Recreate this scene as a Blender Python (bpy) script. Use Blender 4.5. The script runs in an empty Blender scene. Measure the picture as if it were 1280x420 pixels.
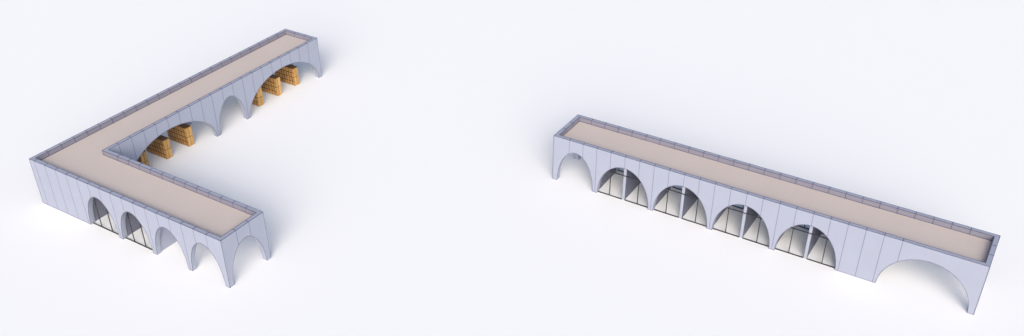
import bpy, bmesh, math
from mathutils import Vector, Matrix

scene = bpy.context.scene
COL = scene.collection
TH = -0.5501638591411651                      # heading of both buildings on the ground
ORIGIN_L = Vector((-36.39, 62.142, 0.0))      # outer corner of the L
ORIGIN_R = Vector((3.2785, 65.6154, 0.0))     # near left corner of the straight one
H = 4.0        # parapet top
RZ = 3.6       # roof level
WZ = 3.45      # top of the walls, foot of the parapet
T = 0.4        # wall thickness
PT = 0.31      # parapet thickness
AZ = 3.0       # arch rise

# ------------------------------------------------------------------ materials
def rgb(r, g, b): return (r, g, b, 1.0)

def new_mat(name):
    m = bpy.data.materials.new(name); m.use_nodes = True
    nt = m.node_tree; nt.nodes.clear()
    out = nt.nodes.new('ShaderNodeOutputMaterial')
    return m, nt, out

def mottled(name, col, var=0.06, scale=1.5, rough=0.75, bump=0.0, fine=18.0):
    m, nt, out = new_mat(name); N = nt.nodes; L = nt.links
    bs = N.new('ShaderNodeBsdfPrincipled'); bs.inputs['Roughness'].default_value = rough
    bs.inputs['Specular IOR Level'].default_value = 0.25
    tc = N.new('ShaderNodeTexCoord')
    n1 = N.new('ShaderNodeTexNoise'); n1.inputs['Scale'].default_value = scale; n1.inputs['Detail'].default_value = 6
    n2 = N.new('ShaderNodeTexNoise'); n2.inputs['Scale'].default_value = fine; n2.inputs['Detail'].default_value = 4
    mx = N.new('ShaderNodeMath'); mx.operation = 'ADD'
    L.new(tc.outputs['Object'], n1.inputs['Vector']); L.new(tc.outputs['Object'], n2.inputs['Vector'])
    L.new(n1.outputs['Fac'], mx.inputs[0]); L.new(n2.outputs['Fac'], mx.inputs[1])
    mr = N.new('ShaderNodeMapRange')
    mr.inputs['From Min'].default_value = 0.6; mr.inputs['From Max'].default_value = 1.4
    mr.inputs['To Min'].default_value = 1 - var; mr.inputs['To Max'].default_value = 1 + var
    L.new(mx.outputs[0], mr.inputs['Value'])
    hs = N.new('ShaderNodeHueSaturation'); hs.inputs['Color'].default_value = rgb(*col)
    L.new(mr.outputs['Result'], hs.inputs['Value'])
    L.new(hs.outputs['Color'], bs.inputs['Base Color'])
    if bump:
        bp = N.new('ShaderNodeBump'); bp.inputs['Strength'].default_value = bump; bp.inputs['Distance'].default_value = 0.02
        L.new(n2.outputs['Fac'], bp.inputs['Height']); L.new(bp.outputs['Normal'], bs.inputs['Normal'])
    L.new(bs.outputs['BSDF'], out.inputs['Surface'])
    return m

def wood(name, col, dark, axis='Z'):
    m, nt, out = new_mat(name); N = nt.nodes; L = nt.links
    bs = N.new('ShaderNodeBsdfPrincipled'); bs.inputs['Roughness'].default_value = 0.55
    bs.inputs['Specular IOR Level'].default_value = 0.3
    tc = N.new('ShaderNodeTexCoord'); mp = N.new('ShaderNodeMapping')
    mp.inputs['Scale'].default_value = (9, 9, 1.2)
    oi = N.new('ShaderNodeObjectInfo')
    ad = N.new('ShaderNodeVectorMath'); ad.operation = 'ADD'
    sc = N.new('ShaderNodeVectorMath'); sc.operation = 'SCALE'; sc.inputs['Scale'].default_value = 13.0
    L.new(oi.outputs['Location'], sc.inputs[0]); L.new(tc.outputs['Object'], ad.inputs[0]); L.new(sc.outputs[0], ad.inputs[1])
    L.new(ad.outputs[0], mp.inputs['Vector'])
    n = N.new('ShaderNodeTexNoise'); n.inputs['Scale'].default_value = 1.6; n.inputs['Detail'].default_value = 8
    n.inputs['Distortion'].default_value = 0.6
    L.new(mp.outputs[0], n.inputs['Vector'])
    cr = N.new('ShaderNodeValToRGB')
    cr.color_ramp.elements[0].position = 0.3; cr.color_ramp.elements[0].color = rgb(*dark)
    cr.color_ramp.elements[1].position = 0.68; cr.color_ramp.elements[1].color = rgb(*col)
    L.new(n.outputs['Fac'], cr.inputs['Fac'])
    hs = N.new('ShaderNodeHueSaturation')
    mr = N.new('ShaderNodeMapRange'); mr.inputs['To Min'].default_value = 0.82; mr.inputs['To Max'].default_value = 1.15
    L.new(oi.outputs['Random'], mr.inputs['Value']); L.new(mr.outputs[0], hs.inputs['Value'])
    L.new(cr.outputs['Color'], hs.inputs['Color']); L.new(hs.outputs['Color'], bs.inputs['Base Color'])
    L.new(bs.outputs['BSDF'], out.inputs['Surface'])
    return m

def glass(name):
    m, nt, out = new_mat(name); N = nt.nodes; L = nt.links
    tr = N.new('ShaderNodeBsdfTransparent'); tr.inputs['Color'].default_value = rgb(0.995, 0.997, 0.997)
    gl = N.new('ShaderNodeBsdfGlossy'); gl.inputs['Roughness'].default_value = 0.03
    lw = N.new('ShaderNodeLayerWeight'); lw.inputs['Blend'].default_value = 0.5
    pw = N.new('ShaderNodeMath'); pw.operation = 'POWER'; pw.inputs[1].default_value = 5.0
    fr = N.new('ShaderNodeMath'); fr.operation = 'MULTIPLY_ADD'; fr.inputs[1].default_value = 0.3; fr.inputs[2].default_value = 0.012
    L.new(lw.outputs['Facing'], pw.inputs[0]); L.new(pw.outputs[0], fr.inputs[0])
    mx = N.new('ShaderNodeMixShader')
    L.new(fr.outputs[0], mx.inputs['Fac']); L.new(tr.outputs[0], mx.inputs[1]); L.new(gl.outputs[0], mx.inputs[2])
    L.new(mx.outputs[0], out.inputs['Surface'])
    return m

M = {
    'wall': mottled('lavender_panel', (0.30, 0.33, 0.422), 0.03, 0.7, 0.7),
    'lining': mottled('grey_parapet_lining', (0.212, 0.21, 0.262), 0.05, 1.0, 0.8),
    'bounce_white': mottled('white_bounce_fill', (0.84, 0.85, 0.87), 0.02),  # added white on unseen room faces and ceilings to bounce light onto floors
    'pale': mottled('pale_wall_end', (0.30, 0.33, 0.41), 0.03),
    'shower_shade': mottled('slate_blue_shade', (0.115, 0.125, 0.18), 0.06, 2.0, 0.6),  # shade inside the shower bays, put into the side colour of cross walls
    'joint': mottled('panel_joint', (0.155, 0.16, 0.24), 0.05),
    'edge': mottled('dark_edge_trim', (0.085, 0.09, 0.16), 0.05),
    'roof': mottled('tan_roof_screed', (0.52, 0.462, 0.434), 0.03, 0.35, 0.9, 0.15, 6.0),
    'ground': mottled('white_ground', (0.815, 0.835, 0.852), 0.004, 0.05, 0.9),
    'metal': mottled('black_metal', (0.03, 0.03, 0.035), 0.1, 2, 0.4),
    'wood': wood('oiled_wood', (0.45, 0.255, 0.09), (0.38, 0.205, 0.07)),
    'endwood': wood('pale_oiled_wood', (0.58, 0.36, 0.13), (0.46, 0.26, 0.085)),
    'gap': mottled('dark_wood_gap', (0.05, 0.025, 0.012), 0.1),
    'topwood': wood('roof_shaded_top', (0.12, 0.07, 0.03), (0.08, 0.045, 0.02)),  # the roof's shade on the locker tops is put into this colour
    'glass': glass('clear_glass'),
}

# ------------------------------------------------------------------ mesh helpers
class MB:
    """collects boxes, bars and arcaded walls, links them as ONE mesh object"""
    def __init__(self, *mats):
        self.bm = bmesh.new(); self.mats = list(mats)
    def slot(self, m):
        if m not in self.mats: self.mats.append(m)
        return self.mats.index(m)
    def face(self, pts, m):
        f = self.bm.faces.new([self.bm.verts.new(p) for p in pts]); f.material_index = self.slot(m); return f
    def box(self, a, b, m):
        x0, y0, z0 = a; x1, y1, z1 = b
        v = [self.bm.verts.new(p) for p in ((x0,y0,z0),(x1,y0,z0),(x1,y1,z0),(x0,y1,z0),(x0,y0,z1),(x1,y0,z1),(x1,y1,z1),(x0,y1,z1))]
        for q in ((3,2,1,0),(4,5,6,7),(0,1,5,4),(1,2,6,5),(2,3,7,6),(3,0,4,7)):
            f = self.bm.faces.new([v[i] for i in q]); f.material_index = self.slot(m)
    def bar(self, p, q, m, w=0.03):
        p = Vector(p); q = Vector(q); d = (q - p)
        if d.length < 1e-6: return
        d.normalize()
        a = d.orthogonal() if abs(d.z) > 0.9 else d.cross(Vector((0, 0, 1)))
        a.normalize(); b = d.cross(a); h = w / 2
        c = [(a*h + b*h), (a*-h + b*h), (a*-h + b*-h), (a*h + b*-h)]
        v0 = [self.bm.verts.new(p + k) for k in c]; v1 = [self.bm.verts.new(q + k) for k in c]
        for i in range(4):
            f = self.bm.faces.new((v0[i], v0[(i+1) % 4], v1[(i+1) % 4], v1[i])); f.material_index = self.slot(m)
        for f in (self.bm.faces.new(v0[::-1]), self.bm.faces.new(v1)): f.material_index = self.slot(m)
    def build(self, name, parent=None, bevel=0.0):
        bmesh.ops.recalc_face_normals(self.bm, faces=self.bm.faces)
        me = bpy.data.meshes.new(name); self.bm.to_mesh(me); self.bm.free()
        for m in self.mats: me.materials.append(M[m])
        o = bpy.data.objects.new(name, me); COL.objects.link(o)
        if parent: o.parent = parent
        return o

def arcade(mb, L0, L1, arches, thick, to3, ztop, seams=(), lining='wall'):
    """a wall from L0 to L1 along its own axis with elliptical arches (x0, x1) cut from the ground;
    to3(s, d, z) places it: s along the wall, d depth from the outer face"""
    prof = []                                   # (s, z of the underside)
    s = L0
    prof.append((L0, 0.0))
    for (a, b) in arches:
        c = (a + b) / 2; r = (b - a) / 2
        if a > L0 + 1e-6: prof.append((a, 0.0))
        n = 48
        for k in range(1, n):
            t = math.pi - math.pi * k / n
            prof.append((c + r * math.cos(t), AZ * math.sin(t)))
        prof.append((b, 0.0))
    if prof[-1][0] < L1 - 1e-6: prof.append((L1, 0.0))
    bm = mb.bm; w = mb.slot('wall'); pl = mb.slot(lining)        # material of the room side
    vs = [[bm.verts.new(to3(s, d, z)) for (s, z) in prof] for d in (0, thick)]
    vt = [[bm.verts.new(to3(s, d, ztop)) for (s, z) in prof] for d in (0, thick)]
    def F(*v):
        f = bm.faces.new(v); f.material_index = w; return f
    for i in range(len(prof) - 1):
        F(vs[0][i], vs[0][i+1], vt[0][i+1], vt[0][i])
        F(vs[1][i+1], vs[1][i], vt[1][i], vt[1][i+1]).material_index = pl
        F(vs[0][i+1], vs[0][i], vs[1][i], vs[1][i+1])
        F(vt[0][i], vt[0][i+1], vt[1][i+1], vt[1][i])
    F(vs[0][0], vt[0][0], vt[1][0], vs[1][0]); F(vs[0][-1], vs[1][-1], vt[1][-1], vt[0][-1])
    # joints between the cladding panels, from the arch (or the ground) up to the parapet
    def under(x):
        for (a, b) in arches:
            if a < x < b:
                return AZ * math.sqrt(max(0, 1 - ((x - (a+b)/2) / ((b-a)/2))**2))
        return 0.0
    for x in seams:
        z0 = under(x)
        p0, p1 = to3(x - 0.02, -0.004, z0 + 0.005), to3(x + 0.02, 0.02, H - 0.03)
        mb.box((min(p0[0],p1[0]), min(p0[1],p1[1]), p0[2]), (max(p0[0],p1[0]), max(p0[1],p1[1]), p1[2]), 'joint')
    # thin arris strip round every arch and along the foot of the wall
    for i in range(len(prof) - 1):
        (s0, z0), (s1, z1) = prof[i], prof[i+1]
        mb.bar(to3(s0, 0.0, z0 + (0.012 if z0 == 0 else 0)), to3(s1, 0.0, z1 + (0.012 if z1 == 0 else 0)), 'joint', 0.03)
    return mb

def offset_ring(pts, d):
    """inset of a rectilinear ring (counter-clockwise) by d"""
    out = []; n = len(pts)
    for i in range(n):
        p0, p1, p2 = Vector(pts[i-1]), Vector(pts[i]), Vector(pts[(i+1) % n])
        e0 = (p1 - p0).normalized(); e1 = (p2 - p1).normalized()
        n0 = Vector((-e0.y, e0.x)); n1 = Vector((-e1.y, e1.x))
        out.append(p1 + d * (n0 + n1))
    return out

def parapet_and_roof(root, ring, seams):
    """ring: outline of the roof, counter-clockwise; seams: per ring edge the distances at which the coping is jointed"""
    inn = offset_ring(ring, PT); n = len(ring)
    mb = MB('wall', 'joint', 'edge')
    for i in range(n):
        j = (i + 1) % n
        a, b, c, d = Vector(ring[i]), Vector(ring[j]), inn[j], inn[i]
        mb.face([(*a, WZ), (*b, WZ), (*b, H), (*a, H)], 'wall')
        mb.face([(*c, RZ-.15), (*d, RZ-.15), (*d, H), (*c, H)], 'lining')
        mb.face([(*a, H), (*b, H), (*c, H), (*d, H)], 'wall')
        mb.face([(*a, WZ), (*d, WZ), (*c, WZ), (*b, WZ)], 'wall')
        mb.bar((*a, H), (*b, H), 'edge', 0.025)
        mb.bar((*d, H), (*c, H), 'edge', 0.028)
        mb.bar((*d, RZ + .015), (*c, RZ + .015), 'edge', 0.04)
        mb.bar((*d, RZ), (*d, H), 'edge', 0.035)
        mb.bar((*a, 0.02), (*a, H - .03), 'joint', 0.035)
        e = (b - a).normalized(); nn = Vector((-e.y, e.x))
        for s in seams[i]:
            p = a + e * s
            q = p + nn * PT
            mb.bar((*p, H), (*q, H), 'edge', 0.04)
            mb.bar((*q, RZ), (*q, H), 'edge', 0.035)
    bmesh.ops.remove_doubles(mb.bm, verts=mb.bm.verts, dist=1e-5)
    mb.build('parapet', root)
    rf = MB('roof')
    iv = offset_ring(ring, PT + 0.002)
    lo = [rf.bm.verts.new((*p, WZ + .002)) for p in iv]; hi = [rf.bm.verts.new((*p, RZ)) for p in iv]
    rf.bm.faces.new(hi); rf.bm.faces.new(lo[::-1]).material_index = rf.slot('bounce_white')
    for i in range(n):
        j = (i + 1) % n; rf.bm.faces.new((lo[i], lo[j], hi[j], hi[i]))
    rf.build('roof', root)

def glass_screen(root, a, b, v, posts, top=None, split=None):
    """glazed screen standing in one arch: floor rail (the mesh itself), posts, rail and panes below it"""
    c = (a + b) / 2; r = (b - a) / 2
    def under(x): return AZ * math.sqrt(max(0, 1 - ((x - c) / r)**2))
    mb = MB('metal')
    if split:
        mb.box((a + .01, v - .03, 0.005), (split[0] - .005, v + .03, 0.075), 'metal')
        mb.box((split[1] + .005, v - .03, 0.005), (b - .01, v + .03, 0.075), 'metal')
    else:
        mb.box((a + .01, v - .03, 0.005), (b - .01, v + .03, 0.075), 'metal')
    s = mb.build('glass_screen', root)
    for x in posts:
        zt = top - .035 if top else under(x) - .02
        p = MB('metal'); p.box((x - .028, v - .028, 0.075), (x + .028, v + .028, zt), 'metal'); p.build('post', s)
    if top:
        hw = r * math.sqrt(1 - (top / AZ)**2)
        p = MB('metal'); p.box((c - hw, v - .04, top - .035), (c + hw, v + .02, top + .035), 'metal'); p.build('rail', s)
    edges = [a + .02] + [e for x in posts for e in (x - .03, x + .03)] + [b - .02]
    if split:
        edges = sorted(edges + [split[0] - .01, split[1] + .01])
    for k in range(0, len(edges), 2):
        x0, x1 = edges[k], edges[k+1]; n = 14
        xs = [x0 + (x1 - x0) * i / n for i in range(n + 1)]
        zt = [max(0.09, min(under(x) - .01, (top - .04) if top else 9)) for x in xs]
        g = MB('glass')
        F0 = [g.bm.verts.new((x, v - .006, z)) for x, z in zip(xs, zt)]; F1 = [g.bm.verts.new((x, v + .006, z)) for x, z in zip(xs, zt)]
        G0 = [g.bm.verts.new((x, v - .006, .076)) for x in xs]; G1 = [g.bm.verts.new((x, v + .006, .076)) for x in xs]
        for i in range(n):
            g.bm.faces.new((G0[i], G0[i+1], F0[i+1], F0[i])); g.bm.faces.new((G1[i+1], G1[i], F1[i], F1[i+1]))
            g.bm.faces.new((F0[i], F0[i+1], F1[i+1], F1[i])); g.bm.faces.new((G0[i+1], G0[i], G1[i], G1[i+1]))
        g.bm.faces.new((G0[0], F0[0], F1[0], G1[0])); g.bm.faces.new((G0[n], G1[n], F1[n], F0[n]))
        g.build('pane', s)

def empty(name, loc, rz, label, cat, group=None):
    o = bpy.data.objects.new(name, None); COL.objects.link(o)
    o.location = loc; o.rotation_euler = (0, 0, rz); o.empty_display_size = 0.5
    o['label'] = label; o['category'] = cat
    if group: o['group'] = group
    return o

def partition(root, u, th, v0, v1, left='shower_shade', right='shower_shade'):
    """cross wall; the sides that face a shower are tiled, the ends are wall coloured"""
    mb = MB('wall', 'shower_shade')
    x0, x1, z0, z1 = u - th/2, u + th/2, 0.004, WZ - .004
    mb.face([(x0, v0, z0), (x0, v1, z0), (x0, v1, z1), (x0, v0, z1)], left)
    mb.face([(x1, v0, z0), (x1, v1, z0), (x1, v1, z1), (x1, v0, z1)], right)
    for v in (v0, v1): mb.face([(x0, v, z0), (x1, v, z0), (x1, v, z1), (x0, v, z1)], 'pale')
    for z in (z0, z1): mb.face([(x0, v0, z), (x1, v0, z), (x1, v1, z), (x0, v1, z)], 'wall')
    bmesh.ops.remove_doubles(mb.bm, verts=mb.bm.verts, dist=1e-5)
    mb.build('partition_wall', root)

def steps(a, b, first):
    out = []; x = first
    while x < b - 0.5:
        if x > a + 0.1: out.append(x)
        x += 1.2
    return out

# ------------------------------------------------------------------ L-shaped building
bl = empty('arcade_building', ORIGIN_L, TH, 'L-shaped pale lavender arcade building with tan flat roof, wooden lockers under its long wing', 'building')
fr_seams = [0.6 + 1.2*i for i in range(16)]
fr_arch = [(5.6, 8.8), (9.2, 12.4), (12.8, 16.0), (16.4, 19.6)]
in_arch = [(5.2, 14.4), (14.8, 18.0), (18.4, 27.6)]
in_seams = [5.0 + 1.2*i for i in range(19)]
def wall(root, *a, **k):
    mb = MB('wall', 'joint'); arcade(mb, *a, **k); return mb.build('wall', root)
wall(bl, 0, 20, fr_arch, T, lambda s, d, z: (s, d, z), WZ, fr_seams, 'bounce_white')                       # front of the short wing
wall(bl, T, 4-T, [(T, 4-T)], T, lambda s, d, z: (20 - d, s, z), WZ, [1.4, 2.6])            # its end
wall(bl, 4, 20, fr_arch, T, lambda s, d, z: (s, 4 - d, z), WZ, [x for x in fr_seams if x > 5])   # its courtyard side
wall(bl, 4-T, 28, in_arch, T, lambda s, d, z: (4 - d, s, z), WZ, in_seams, 'bounce_white')                 # courtyard side of the long wing
wall(bl, T, 28, in_arch, T, lambda s, d, z: (d, s, z), WZ, [1.4, 2.6, 3.8] + in_seams)     # outer side of the long wing
wall(bl, T, 4-T, [(T, 4-T)], T, lambda s, d, z: (s, 28 - d, z), WZ, [1.4, 2.6])            # its far end
ringL = [(0, 0), (20, 0), (20, 4), (4, 4), (4, 28), (0, 28)]
parapet_and_roof(bl, ringL, [fr_seams, [1.4, 2.6], [20 - x for x in fr_seams if x > 5], [x - 4 for x in in_seams], [1.4, 2.6],
                             [28 - x for x in [1.4, 2.6, 3.8] + in_seams]])
for u, l, r in ((5.4, 'wall', 'shower_shade'), (9.0, 'shower_shade', 'shower_shade'), (12.6, 'shower_shade', 'wall')): partition(bl, u, 0.24, T + .002, 4 - T - .002, l, r)
for (a, b) in fr_arch[:2]:
    c = (a + b) / 2
    for v in (0.2, 3.8): glass_screen(bl, a, b, v, (c - .6, c + .6))

# ------------------------------------------------------------------ straight building
br = empty('arcade_building', ORIGIN_R, TH, 'long straight pale lavender arcade building with four glazed shower arches', 'building')
r_arch = [(0.4, 3.6)] + [(4.0 + 4.8*i, 8.4 + 4.8*i) for i in range(4)] + [(25.6, 31.6)]
r_seams = [1.4 + 1.2*i for i in range(22)]
b_seams = [1.4 + 1.2*i for i in range(25)]
wall(br, 0, 32, r_arch, T, lambda s, d, z: (s, d, z), WZ, r_seams, 'bounce_white')
wall(br, 0, 32, r_arch, T, lambda s, d, z: (s, 4 - d, z), WZ, b_seams)
wall(br, T, 4-T, [(T, 4-T)], T, lambda s, d, z: (d, s, z), WZ, [1.4, 2.6])
wall(br, T, 4-T, [(T, 4-T)], T, lambda s, d, z: (32 - d, s, z), WZ, [1.4, 2.6])
ringR = [(0, 0), (32, 0), (32, 4), (0, 4)]
parapet_and_roof(br, ringR, [r_seams, [1.4, 2.6], [32 - x for x in b_seams], [1.4, 2.6]])
for i in range(5): partition(br, 3.8 + 4.8*i, 0.24, T + .002, 4 - T - .002, 'wall' if i == 0 else 'shower_shade', 'wall' if i == 4 else 'shower_shade')
for i in range(4):
    a, b = r_arch[i+1]; c = (a + b) / 2
    partition(br, c, 0.22, 0.2, 3.85)
    for v in (0.2, 3.86): glass_screen(br, a, b, v, (c - 1.2, c + 1.2), 2.22, (c - .11, c + .11))

# ------------------------------------------------------------------ locker banks
LU0, LU1, LD, LH = 0.75, 3.25, 0.6, 1.8
NC, NR = 8, 4
def local(root_origin, u, v, z=0.0):
    return root_origin + Vector((math.cos(TH)*u - math.sin(TH)*v, math.sin(TH)*u + math.cos(TH)*v, z))
bank_labels = [
    (7.4, 'orange wood locker bank mostly hidden behind the arch nearest the inner corner of the L'),
    (9.8, 'orange wood locker bank in the middle of the arch nearest the inner corner'),
    (12.2, 'orange wood locker bank farthest from the inner corner under the nearer wide arch'),
    (20.6, 'orange wood locker bank half hidden beside the narrow arch, under the far wide arch'),
    (23.0, 'orange wood locker bank in the middle of the far wide arch'),
    (25.4, 'orange wood locker bank nearest the far end of the long wing'),
]
def make_bank(v, label):
    r = empty('locker_bank', local(ORIGIN_L, (LU0+LU1)/2, v), TH, label, 'lockers', 'wooden locker banks under the long wing')
    hl = (LU1 - LU0)/2; hd = LD/2
    cb = MB('gap'); cb.box((-hl + .012, -hd + .02, 0.003), (hl - .02, hd - .02, LH - .02), 'gap'); cb.build('carcass', r)
    tp = MB('topwood', 'gap')
    for k in range(NC):
        x0 = -hl + (2*hl)*k/NC
        tp.box((x0 + .012, -hd, LH - .02), (x0 + 2*hl/NC - .012, -.012, LH), 'topwood'); tp.box((x0 + .012, .012, LH - .02), (x0 + 2*hl/NC - .012, hd, LH), 'topwood')
    tp.build('top_board', r)
    for s in (-1, 1):                                                 # the two end faces, split in the middle and at half height
        for k in range(2):
            for j in range(2):
                ep = MB('endwood')
                x0, x1 = (hl - .02, hl) if s > 0 else (-hl, -hl + .012)
                y0 = -hd + .004 + k*hd
                ep.box((x0, y0 + (.004 if k == 0 else .018), .012 + j*LH/2), (x1, y0 + hd - (.022 if k == 0 else .008), (j+1)*LH/2 - .042), 'endwood'); ep.build('end_panel', r)
    w = 2*hl/NC; h = LH/NR
    dm = MB('wood', 'metal')
    dm.box((-w/2 + .032, -.02, .030), (w/2 - .032, 0, h - .052), 'wood')
    dm.box((w/2 - .07, -.032, h*.45), (w/2 - .045, -.02, h*.62), 'metal')
    d0 = dm.build('locker_door', r)
    first = True
    for j in range(NR):
        for k in range(NC):
            o = d0 if first else d0.copy()
            if not first: COL.objects.link(o)
            first = False
            o.parent = r
            o.location = (-hl + w*(k + .5), -hd + .02, j*h)
    # doors of the far side, turned round
    for j in range(NR):
        for k in range(NC):
            o = d0.copy(); COL.objects.link(o); o.parent = r
            o.location = (-hl + w*(k + .5), hd - .02, j*h); o.rotation_euler = (0, 0, math.pi)
    return r
proto = make_bank(*bank_labels[0])
kids = list(proto.children)
for v, label in bank_labels[1:]:
    c = proto.copy(); COL.objects.link(c)
    c.location = local(ORIGIN_L, (LU0+LU1)/2, v); c['label'] = label
    for ch in kids:
        d = ch.copy(); COL.objects.link(d); d.parent = c

# ------------------------------------------------------------------ ground
g = MB('ground'); g.face([(-1500, -1500, 0), (1500, -1500, 0), (1500, 1500, 0), (-1500, 1500, 0)], 'ground')
go = g.build('ground'); go['kind'] = 'structure'; go['label'] = 'plain white ground sheet under both buildings'; go['category'] = 'ground'

# ------------------------------------------------------------------ light
SUN_EL = math.radians(32); SUN_AZ = 0.64
U = Vector((math.cos(TH), math.sin(TH), 0)); V = Vector((-math.sin(TH), math.cos(TH), 0))
az = (SUN_AZ*U - V).normalized()
to_sun = az * math.cos(SUN_EL) + Vector((0, 0, math.sin(SUN_EL)))
w = bpy.data.worlds.new('World'); scene.world = w; w.use_nodes = True
nt = w.node_tree; bg = nt.nodes['Background']
sky = nt.nodes.new('ShaderNodeTexSky'); sky.sky_type = 'NISHITA'; sky.sun_disc = False
sky.sun_elevation = SUN_EL; sky.sun_rotation = math.atan2(to_sun.x, to_sun.y)
sky.air_density = 0.9; sky.dust_density = 5.0; sky.ozone_density = 1.0
nt.links.new(sky.outputs[0], bg.inputs['Color']); bg.inputs['Strength'].default_value = 0.14
sl = bpy.data.lights.new('sun', 'SUN'); sl.energy = 1.5; sl.angle = math.radians(52); sl.color = (1.0, 0.99, 0.98)
so = bpy.data.objects.new('sun', sl); COL.objects.link(so)
so.rotation_euler = to_sun.to_track_quat('Z', 'Y').to_euler(); so.location = to_sun * 100

# ------------------------------------------------------------------ camera
cam = bpy.data.cameras.new('camera'); co = bpy.data.objects.new('camera', cam); COL.objects.link(co)
co.location = (0, 0, 42.00843); co.rotation_euler = (math.pi/2 - 0.58663218, 0, 0)
cam.sensor_width = 36.0; cam.lens = 36.0 * 1207.53 / 1280.0; cam.shift_y = 34.0 / 1280.0
cam.clip_end = 6000
scene.camera = co

scene.view_settings.view_transform = 'Standard'; scene.view_settings.look = 'None'
scene.view_settings.exposure = 0.33; scene.view_settings.gamma = 1.0
scene.cycles.max_bounces = 12; scene.cycles.diffuse_bounces = 8; scene.cycles.transparent_max_bounces = 24
